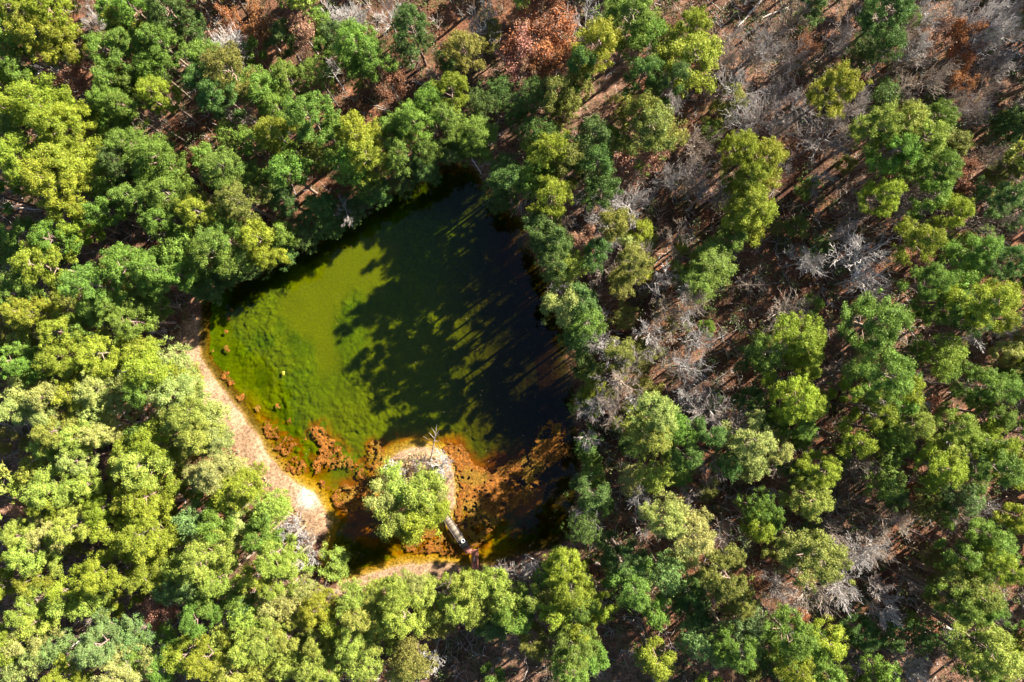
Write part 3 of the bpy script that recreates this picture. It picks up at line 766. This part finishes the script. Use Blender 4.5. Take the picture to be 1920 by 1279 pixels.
def seat(sp, ht, frac=.86):
    """base on land and a matrix that stands the tree so that its crown shows at the pixel"""
    hc = ht * frac
    cx, cy = pw(sp['px'], sp['py'], hc)
    bx_, by_ = cx, cy
    if abs(cx + 20) < 45 and abs(cy + 5) < 48:                          # near the pond: off the water and the open sand
        for f in np.arange(1.0, 1.9, .05):
            if base_room(cx * f, cy * f) > .5: bx_, by_ = cx * f, cy * f; break
    bz = float(ground_at(bx_, by_)[0]) - .05
    lean = Vector((cx - bx_, cy - by_, hc))
    lean.x += random.uniform(-.02, .02) * ht; lean.y += random.uniform(-.02, .02) * ht
    q = Vector((0, 0, 1)).rotation_difference(lean)
    return Vector((bx_, by_, bz)), q.to_matrix().to_4x4() @ Matrix.Rotation(random.uniform(0, 6.283), 4, 'Z')

def plant(name, cat, sp, var, ht, wid, cols, group):
    """one tree: Empty at its base with its own part objects"""
    loc, rot = seat(sp, ht)
    r = thing(name, sp['label'], cat, group=group)
    sx = wid / var['D']; sz = ht / var['H']
    r.matrix_world = Matrix.Translation(loc) @ rot @ Matrix.Diagonal((sx, sx * random.uniform(.88, 1.12), sz, 1))
    for part, c in cols.items():
        if part in var: link(part, var[part], r, color=c)
    return r

greens = [s for s in SPOTS if s['c'] in GREEN]
bares = [s for s in SPOTS if s['c'] in BARE]
rusts = [s for s in SPOTS if s['c'] in RUST]
for s in greens:
    D0 = s['w'] * S
    if s['h'] is None:
        h = min(22.0, 9.0 + 1.55 * D0) if s['w'] > 44 else 7.0 + 1.2 * D0
        tall = (985 < s['px'] < 1320 and 130 < s['py'] < 1010 or 1040 < s['px'] < 1250 and 60 < s['py'] < 140) and s['w'] > 44
        if tall: h = max(h, 22.5)
        elif s['c'] in 'do' and s['w'] < 62: h *= .72
        if 860 < s['px'] < 985 and 130 < s['py'] < 400: h = min(h, 13.0)
        ra = s['py'] + .76 * (s['px'] - 1250)                           # the scrubby strip east of the islet, low enough to let the sun through to the water
        if 1050 < s['px'] < 1330 and 455 < ra < 590: h = min(h, 13.0)
        if 1070 < s['px'] < 1330 and 590 <= ra < 770: h = min(h, 6.5)
        s['h'] = h * random.uniform(.93, 1.07)
SANDV = np.array([(375, 600), (330, 640), (350, 690), (376, 735), (412, 775), (430, 815), (452, 860), (477, 905), (503, 932), (556, 948), (590, 985), (616, 985),
                  (610, 940), (580, 915), (550, 905), (500, 850), (440, 765), (385, 695), (372, 640)], float)
SANDB = np.array([(640, 1085), (700, 1068), (800, 1058), (815, 1068), (760, 1084), (690, 1100), (640, 1100)], float)
for s in greens:
    for zone, (mx_, my_) in ((SANDV, (-3, 1.2)), (SANDB, (0, 3))):
        for k in range(25):
            if float(sdf(np.array([s['px']]), np.array([s['py']]), zone)[0]) > .22 * s['w'] or (s['px'] > 640 and s['py'] < 1040): break
            s['px'] += mx_; s['py'] += my_
greens.sort(key=lambda s: -s['w'])
def is_dome(s):
    k = int(s['px'] * 7 + s['py'] * 13) % 10
    return s['w'] < 76 and (s['c'] == 'm' or (s['c'] in 'pd' and k < 4) or (s['c'] in 'glo' and k < 3))
domes = [s for s in greens if is_dome(s)]; pines = [s for s in greens if not is_dome(s)]
for s in domes: s['h'] *= .86
solo, young, rest = pines[:270], pines[270:560], pines[560:]
make_labels(solo, 'pine'); make_labels(young, 'young pine'); make_labels(domes, 'broadleaf tree'); make_labels(bares, 'bare tree'); make_labels(rusts, 'oak')

def choose(s, D):
    if s['h'] < 9.5: return random.choice(LOWS)
    return random.choice(PINES['S' if D < 4.0 else 'M' if D < 5.9 else 'L'])
BARKC = (.20, .145, .11)
class _Ids(set):
    def __contains__(self, o): return set.__contains__(self, id(o))
young_ = _Ids(id(s) for s in young)
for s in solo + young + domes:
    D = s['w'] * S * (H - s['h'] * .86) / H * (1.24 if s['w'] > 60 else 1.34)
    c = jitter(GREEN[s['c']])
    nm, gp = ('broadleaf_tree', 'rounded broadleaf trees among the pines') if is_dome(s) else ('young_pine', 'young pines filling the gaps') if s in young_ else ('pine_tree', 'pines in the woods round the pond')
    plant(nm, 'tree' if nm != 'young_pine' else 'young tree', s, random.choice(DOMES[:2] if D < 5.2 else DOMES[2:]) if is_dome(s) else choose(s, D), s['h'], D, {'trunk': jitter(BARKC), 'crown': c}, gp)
for s in bares:
    h = s['h'] or min(17.0, 8.0 + 1.3 * s['w'] * S)
    low = s['h'] is not None and s['h'] < 5
    D = s['w'] * S * (H - h * .8) / H * 1.05
    b_ = random.uniform(.7, 1.25); c = tuple(x * b_ for x in BARE[s['c']])
    var = random.choice(SHRUBS) if low else random.choice(BARES['S' if D < 4.4 else 'L'])
    if low: s['label'] = s['label'].replace('bare tree', 'bare shrub')
    plant('bare_shrub' if low else 'bare_tree', 'shrub' if low else 'tree', s, var, h, D, {'trunk': tuple(x * .8 for x in c), 'branches': c},
          'leafless shrubs by the water' if low else 'leafless trees among the pines')
for s in rusts:
    h = s['h'] or min(15.0, 7.0 + 1.3 * s['w'] * S)
    D = s['w'] * S * (H - h * .8) / H * 1.2
    plant('oak_tree', 'tree', s, random.choice(OAKS), h, D, {'trunk': (.35, .30, .27), 'branches': (.42, .34, .29), 'crown': jitter(RUST[s['c']], .12)}, 'oaks with rust leaves')

# ------------------------------------------------------------------ the remaining small pines, and the woods just outside the view, as one mass
mass = MB()
def mass_tree(px, py, h, D, c, thin=1):
    sp = dict(px=px, py=py)
    loc, rot = seat(sp, h)
    v = random.choice(LOWS if h < 9.5 else PINES['S' if D < 4 else 'M' if D < 5.9 else 'L'])
    M = Matrix.Translation(loc) @ rot @ Matrix.Diagonal((D / v['D'], D / v['D'], h / v['H'], 1))
    R = np.array(M)
    for k, (V, F, cc) in enumerate(v['raw']):
        W = V @ R[:3, :3].T + R[:3, 3]
        if k and thin > 1:
            sel = np.arange(0, len(F), thin)
            q = W.reshape(-1, 4, 3)[sel]; m_ = q.mean(1, keepdims=True); q = m_ + (q - m_) * math.sqrt(thin) * .95
            W = q.reshape(-1, 3); F = np.arange(len(W)).reshape(-1, 4); cc = cc.reshape(-1, 4, 3)[sel].reshape(-1, 3)
        mass.add(W, F, cc * (np.array(c) if k else np.array(BARKC)))
for s in rest:
    mass_tree(s['px'], s['py'], s['h'], s['w'] * S * (H - s['h'] * .86) / H * 1.3, jitter(GREEN[s['c']]), 2)
for i in range(225):
    e = random.random()
    if e < .30: q = (random.uniform(-260, 2300), random.uniform(-330, -25))
    elif e < .62: q = (random.uniform(1945, 2330), random.uniform(-250, 1400))
    elif e < .82: q = (random.uniform(-250, 2200), random.uniform(1305, 1500))
    else: q = (random.uniform(-300, -25), random.uniform(-100, 1350))
    mass_tree(q[0], q[1], random.uniform(14, 21), random.uniform(4.5, 7.5), jitter(GREEN[random.choice('ygglo')]), 11)
link('woodland', mass.mesh('woodland', M_LEAF), kind='stuff')

# ------------------------------------------------------------------ undergrowth: low brush, seedlings and dead stems between the trees
ug = MB(); rng = np.random.default_rng(55)
cand = np.stack([rng.uniform(-92, 95, 22500), rng.uniform(-66, 68, 22500)], -1)
cand = cand[(cand[:, 0] > -5) | (rng.random(len(cand)) < .6)]
dd = land_d(cand[:, 0], cand[:, 1])
inW = sdf(cand[:, 0], cand[:, 1], WBANK); inS = sdf(cand[:, 0], cand[:, 1], SBANK)
isl = sdf(cand[:, 0], cand[:, 1], ISLE)
den = fbm(cand[:, 0], cand[:, 1], 9, 3, 300)
ok = (dd > .6) & (inW > .4) & (inS > .3) & (isl > 0) & (den + rng.uniform(-.3, .3, len(cand)) > .42)
cand = cand[ok]; zz = ground_at(cand[:, 0], cand[:, 1])
kind_n = fbm(cand[:, 0], cand[:, 1], 12, 2, 310)
UG = np.array([(.10, .135, .04), (.13, .145, .055), (.07, .11, .04), (.11, .15, .045), (.15, .10, .065), (.21, .17, .13), (.14, .14, .07), (.17, .08, .045)])
for (x, y), z, kn in zip(cand, zz, kind_n):
    tall = rng.random() < .42
    r = rng.uniform(.7, 1.7) if tall else rng.uniform(.3, .9); n = int((34 if tall else 22) * r + 8)
    d = rng.normal(size=(n, 3)); d[:, 2] = np.abs(d[:, 2]); d /= np.linalg.norm(d, axis=1)[:, None]
    up = rng.uniform(.8, 4.5) if tall else 0
    pos = np.array([x, y, z + up]) + d * (r * rng.uniform(.25, 1, n))[:, None] * np.array([1, 1, rng.uniform(.7, 1.4)]) * (1 + .35 * rng.normal(0, 1, (n, 1)))
    pos[:, 2] = np.maximum(pos[:, 2], z + .03)
    c = UG[rng.integers(4) if rng.random() < (.75 if kn > .5 else .4) else rng.integers(4, 8)]
    ug.leaves(pos, d + rng.normal(0, .5, (n, 3)), .30, .14, c * rng.uniform(.6, 1.35, (n, 1)), rng)
link('undergrowth', ug.mesh('undergrowth', M_BRUSH), kind='stuff')
tw = MB()
for (x, y), z in zip(cand[::2] + rng.normal(0, 1.5, cand[::2].shape), zz[::2]):
    if float(land_d(np.array([x]), np.array([y]))[0]) < .6: continue
    c = np.array([(.50, .42, .36), (.36, .29, .24), (.56, .52, .50)][rng.integers(3)])
    for k in range(rng.integers(4, 9)):
        L = rng.uniform(.8, 3.2); a = rng.uniform(0, 6.28); t = rng.uniform(.15, 1.0)
        e = np.array([x + L * t * math.cos(a), y + L * t * math.sin(a), z + L * math.sqrt(max(.05, 1 - t * t))])
        b = np.array([x, y, z]); m_ = (b + e) / 2 + rng.normal(0, .12, 3)
        tw.tube([b, m_, e], [.035, .026, .012], 3, c * rng.uniform(.8, 1.15))
link('brushwood', tw.mesh('brushwood', M_BARK), kind='stuff')

fb = MB()
cand = np.stack([rng.uniform(-52, 10, 1500), rng.uniform(-40, 28, 1500)], -1)
ok = (land_d(cand[:, 0], cand[:, 1]) < -.4) & (rng.random(1500) < smooth(-30, 5, cand[:, 0]) * .55 + .06)
cand = cand[ok]
fc = np.array([(.20, .15, .09), (.24, .20, .14), (.16, .09, .04)])[rng.integers(0, 3, len(cand))]
fd = rng.normal(size=(len(cand), 3)); fd[:, 2] *= .15
fb.leaves(np.column_stack([cand, np.full(len(cand), .03)]), fd, .20, .12, fc, rng)
link('floating_leaves', fb.mesh('floating_leaves', M_BRUSH), kind='stuff')

# dry grass on the islet and along the sandy banks
gr = MB()
cand = np.stack([rng.uniform(-58, 2, 26000), rng.uniform(-42, 10, 26000)], -1)
isl = sdf(cand[:, 0], cand[:, 1], ISLE); inW = sdf(cand[:, 0], cand[:, 1], WBANK); inS = sdf(cand[:, 0], cand[:, 1], SBANK)
dd = land_d(cand[:, 0], cand[:, 1])
edge = (np.abs(inW) < .8) & (dd > 1.2)
top = (isl < -.9) & (cand[:, 1] > pw(0, 905)[1])
ok = (dd > .3) & ((top & (rng.random(len(cand)) < .9)) | ((edge | ((np.abs(inS) < .7) & (dd > .8))) & (rng.random(len(cand)) < .5)))
cand = cand[ok]; zz = ground_at(cand[:, 0], cand[:, 1])
for (x, y), z in zip(cand, zz):
    n = 16
    d = rng.normal(0, .55, (n, 3)); d[:, 2] = 1; d /= np.linalg.norm(d, axis=1)[:, None]
    c = np.array([(.52, .42, .20), (.44, .38, .24), (.34, .34, .13), (.46, .30, .17)][rng.integers(4)])
    gr.leaves(np.array([x, y, z + .12]) + d * .16 + rng.normal(0, .08, (n, 3)) * [1, 1, 0], d, .42, .06, c * rng.uniform(.7, 1.25, (n, 1)), rng)
link('dry_grass', gr.mesh('dry_grass', M_BRUSH), kind='stuff')

# ------------------------------------------------------------------ fallen logs, snag, stick pile
def log(a, b, r, col, label, za=.25, zb=.35, stubs=3, name='fallen_log', cat='log'):
    ax_, ay_ = pw(*a); bx_, by_ = pw(*b)
    ga = max(float(ground_at(ax_, ay_)[0]), 0); gb = max(float(ground_at(bx_, by_)[0]), 0)
    A = np.array([ax_, ay_, ga + za]); B = np.array([bx_, by_, gb + zb])
    root = thing(name, label, cat, tuple(A), 'fallen and leaning dead wood')
    t = np.linspace(0, 1, 7)[:, None]
    P = (B - A) * t + rng.normal(0, .05, (7, 3))
    mb = MB(); mb.tube(P, r * (1 - .6 * t[:, 0]), 7)
    link('stem', mb.mesh('stem', M_BARK, True), root, color=col)
    for k in range(stubs):
        q = P[rng.integers(2, 7)]; L = rng.uniform(.5, 1.6)
        d = (B - A) / np.linalg.norm(B - A) * .6 + rng.normal(0, .6, 3); d[2] = abs(d[2]) * .6
        m2 = MB(); m2.tube([q, q + d * L * .5 + rng.normal(0, .05, 3), q + d * L], [r * .35, r * .25, .012], 5)
        link('branch', m2.mesh('branch', M_BARK, True), root, color=col)
PALE = (.56, .48, .42); GREY = (.40, .34, .30)
log((2, 113), (72, 151), .22, PALE, 'long pale leaning trunk beside the upper left edge', .6, .5)  # leaning trunk, modelled as a lying log
log((126, 110), (174, 137), .18, GREY, 'grey fallen log lying along the pinkish clearing')
log((2, 391), (92, 397), .18, GREY, 'level grey log at the left edge under yellow green pines', .5, .5)
log((1423, 7), (1376, 60), .24, PALE, 'pale bent log near the top edge beside a leafless thicket')
log((1470, 24), (1420, 43), .18, PALE, 'shorter pale log right of the bent log near the top edge')
log((223, 798), (283, 786), .24, (.70, .62, .55), 'whitish fallen log in the gap left of the sandy path', .5, .6)
log((267, 1101), (304, 1087), .20, PALE, 'short pale log among yellow pines in the lower left woods', .5, .6)
log((1761, 1166), (1817, 1196), .25, GREY, 'dark grey log slanting through the lower right woods', .5, .6)
log((1723, 831), (1773, 823), .16, PALE, 'thin pale log crossing lime pines near the right edge', 4.5, 4.8)
log((882, 297), (903, 328), .10, (.70, .66, .62), 'thin white stem leaning over the north pond corner', 2.5, .6, 1)
log((983, 1039), (1008, 1050), .10, (.62, .55, .5), 'bleached branch on the shaded south shore', .25, .25, 3)
log((972, 385), (958, 408), .09, (.50, .36, .24), 'brown branch poking into the water on the shaded northeast shore', .2, .05, 1)

pile = thing('stick_pile', 'pile of pale dead sticks in the gap left of the sandy path', 'stick pile', (*pw(243, 693), float(ground_at(*pw(243, 693))[0])), 'fallen and leaning dead wood')
for k in range(26):
    a = rng.normal(.55, .35); L = rng.uniform(1.6, 4.2); c = rng.normal(0, .9, 2)
    dv = np.array([math.cos(a), math.sin(a), 0]) * L / 2; o = np.array([c[0] * 1.4, c[1] * .8, rng.uniform(.1, .9)])
    mb = MB(); mb.tube([o - dv, o + rng.normal(0, .06, 3), o + dv + np.array([0, 0, rng.uniform(-.1, .4)])], [.07, .055, .03], 5)
    link('stick', mb.mesh('stick', M_BARK, True), pile, color=tuple(np.array((.68, .62, .57)) * rng.uniform(.8, 1.05)))

bx0 = Vector((*pw(808, 864), 0)); bx0.z = float(ground_at(bx0.x, bx0.y)[0])
tip = Vector((*pw(818, 806, 6.5), 6.5))
snag = thing('dead_snag', 'leaning bare snag on the islet shore, its tip out over the water', 'dead tree', tuple(bx0))
t = np.linspace(0, 1, 8)[:, None]; P = np.array(tip - bx0) * t + rng.normal(0, .03, (8, 3)); P[0] = 0
mb = MB(); mb.tube(P, .17 * (1 - .8 * t[:, 0]), 7); link('trunk', mb.mesh('trunk', M_BARK, True), snag, color=(.40, .33, .28))
for k, (u, dx, dy, L) in enumerate([(.62, -1, .55, 1.9), (.66, 1, .05, 1.2), (.45, 1, .1, 1.1), (.72, -.8, .9, 1.3), (.85, .8, .8, 1.0), (.88, -.6, 1, 1.1), (.97, .2, 1, 1.0), (.5, -.9, .2, 1.0), (.8, .9, .3, .9)]):
    i = u * 7; a = int(i); q = P[a] + (P[min(a + 1, 7)] - P[a]) * (i - a)
    dv = np.array([dx, dy, .35]); dv /= np.linalg.norm(dv)
    m2 = MB(); m2.tube([q, q + dv * L * .5 + rng.normal(0, .06, 3), q + dv * L + np.array([0, .15, .2])], [.055, .038, .014], 5)
    link('branch', m2.mesh('branch', M_BARK, True), snag, color=(.34, .28, .24))

# ------------------------------------------------------------------ the dock
ZD = .95
def dk(zx, zy, z=ZD): return np.array(pw(800 + zx / 9.135, 940 + zy / 9.135, z))
A = dk(262, 170); B = dk(672, 788)
ux = (B - A) / np.linalg.norm(B - A); LEN = float(np.linalg.norm(B - A)); ang = math.atan2(ux[1], ux[0]); WID = 1.2
dock = thing('plank_dock', 'narrow grey plank walkway on posts running from the islet', 'dock', (A[0], A[1], 0))
def part_box(name, parent, c, size, rot, col, mat=M_WOOD, bev=.0):
    mb = MB(); mb.box((0, 0, 0), size, 0, None, bev)
    o = link(name, mb.mesh(name, mat), parent, color=col); o.location = Vector(c) - parent.location; o.rotation_euler = (0, 0, rot)
    return o
pitch = .20
n = int(LEN / pitch)
plank_me = MB(); plank_me.box((0, 0, 0), (pitch - .016, WID, .045), 0, None, .006); plank_me = plank_me.mesh('plank', M_WOOD)
for i in range(n):
    p = A + ux * (i + .5) * pitch
    o = link('plank', plank_me, dock, color=tuple(np.array((.235, .19, .148)) * random.choice((.55, .75, .9, 1.0, 1.15, 1.3))))
    o.location = (p[0] - A[0], p[1] - A[1], ZD + random.uniform(-.006, .006)); o.rotation_euler = (0, 0, ang + random.uniform(-.012, .012)); o.scale.y = random.uniform(.98, 1.03)
vy = np.array([-ux[1], ux[0]])
for sgn in (-1, 1):
    p = A + ux * LEN / 2 + vy * sgn * (WID / 2 - .12)
    k_ = A + ux * LEN / 2 + vy * sgn * (WID / 2 + .02)
    part_box('kerb_rail', dock, (k_[0], k_[1], ZD + .05), (LEN, .05, .08), ang, (.12, .10, .08))
    part_box('stringer', dock, (p[0], p[1], ZD - .125), (LEN - .05, .06, .2), ang, (.30, .25, .2))
    for k in range(5):
        p = A + ux * (LEN * (k + .2) / 4.6) + vy * sgn * (WID / 2 - .04)
        mb = MB(); mb.tube([(0, 0, -1.4), (0, 0, 0), (0, 0, ZD - .03)], [.075, .075, .07], 8)
        o = link('post', mb.mesh('post', M_WOOD, True), dock, color=(.28, .23, .19)); o.location = (p[0] - A[0], p[1] - A[1], 0)

RED = np.array((.34, .13, .095))
e0 = dk(820, 868)
land = thing('dock_landing', 'red brown angled landing joining the grey walkway to the south bank', 'dock', (e0[0], e0[1], 0))
def rp(c, size, rot, name='plank'):
    return part_box(name, land, (c[0], c[1], ZD + random.uniform(.002, .012)), size, rot, tuple(RED * random.uniform(.75, 1.25)), M_WOOD, .005)
# the last boards of the walkway, painted red, in line with it
n2_ = 5
for i in range(n2_):
    p = A + ux * (LEN + (i + .5) * pitch + .03)
    rp(p, (pitch - .015, WID, .045), ang)
# elbow: boards laid along x; leg: boards along x down to the bank
TL = dk(768, 822); TR = dk(876, 822); BR = dk(876, 1240)
wx_ = TR[0] - TL[0]; y = TL[1]
while y > BR[1]:
    k = (TL[1] - y) / (TL[1] - BR[1])
    full = (TL[1] - y) < .78
    xa = TL[0] - (.42 * (TL[1] - y) / .78 * 0 if not full else 0)
    rp(((xa + TR[0]) / 2, y - .07), (TR[0] - xa, .132, .045), 0)
    y -= .147
# filler boards between the walkway's end and the elbow
for i in range(5):
    yy = TL[1] - .07 - i * .147
    x1 = TL[0] - .012
    q = A + ux * (LEN + n2_ * pitch + .05)
    xl = q[0] - .15 + .02 * i
    if x1 - xl > .12 and i > 2: rp(((x1 + xl) / 2, yy), (x1 - xl, .132, .045), 0)
for xx in (TL[0] + .1, TR[0] - .1):
    part_box('stringer', land, (xx, (TL[1] + BR[1]) / 2, ZD - .125), (.06, TL[1] - BR[1] - .05, .2), 0, tuple(RED * .7))
for k in range(5):
    yy = TR[1] + (BR[1] - TR[1]) * k / 4
    part_box('rail_post', land, (TR[0] + .05, yy, ZD / 2 - .2), (.09, .09, ZD + 1.4 + .9), 0, tuple(RED * .75))
part_box('handrail', land, (TR[0] + .05, (TR[1] + BR[1]) / 2, ZD + .97), (.12, TR[1] - BR[1] + .15, .05), 0, tuple(RED * .9))
part_box('handrail', land, (TR[0] + .05, (TR[1] + BR[1]) / 2, ZD + .5), (.05, TR[1] - BR[1] + .1, .10), 0, tuple(RED * .8))

# white tub on the walkway
def lathe(prof, k=20):
    mb = MB(); t = np.arange(k) * 2 * np.pi / k
    P = np.array(prof); V = np.stack([P[:, 0][:, None] * np.cos(t), P[:, 0][:, None] * np.sin(t), np.broadcast_to(P[:, 1][:, None], (len(P), k))], -1).reshape(-1, 3)
    i = np.arange(len(P) - 1)[:, None] * k; j = np.arange(k)[None]; j2 = (j + 1) % k
    mb.add(V, np.stack([i + j, i + j2, i + k + j2, i + k + j], -1).reshape(-1, 4)); return mb
tb = dk(626, 665); tub = thing('bucket', 'white round bucket with a dark inside standing on the grey walkway', 'bucket', (tb[0], tb[1], ZD + .03))
link('shell', lathe([(.0, .0), (.21, .0), (.27, .42), (.315, .43), (.315, .46), (.255, .46), (.245, .40), (.20, .06)]).mesh('shell', M_PLASTIC, False), tub, color=(.80, .80, .80))
link('dark_disc', lathe([(.001, .30), (.228, .30)]).mesh('dark_disc', M_PLASTIC), tub, color=(.05, .055, .07))  # dark disc across the inside of the bucket
# pale boards lying on the landing
bb = dk(815, 985); pb = thing('board', 'pale narrow board lying on the red brown landing', 'board', (bb[0], bb[1], ZD + .03))
mb = MB(); mb.box((0, 0, .06), (.17, .72, .035), 0, None, .01); o = link('slat', mb.mesh('slat', M_WOOD), pb, color=(.68, .62, .52)); o.rotation_euler = (0, 0, -.18)
for s_ in (-.25, .25):
    mb = MB(); mb.box((0, s_, .02), (.24, .06, .04)); o = link('cleat', mb.mesh('cleat', M_WOOD), pb, color=(.55, .48, .4)); o.rotation_euler = (0, 0, -.18)
# small yellow float in the green algae
fx, fy = pw(531, 700); fl = thing('float', 'small yellow rectangular float lying in the green algae', 'float', (fx, fy, 0))
mb = MB(); mb.box((0, 0, .03), (.50, .72, .10), 0, None, .04); link('body', mb.mesh('body', M_PLASTIC), fl, color=(.30, .27, .02))
mb = MB(); mb.box((0, 0, .092), (.34, .50, .02), 0, None, .02); link('lid', mb.mesh('lid', M_PLASTIC), fl, color=(.24, .22, .02))
print('TRIS', sum(len(m_.loops) - 2 * len(m_.polygons) for m_ in bpy.data.meshes))
print('TREES', len(greens), len(solo), len(bares), len(rusts))
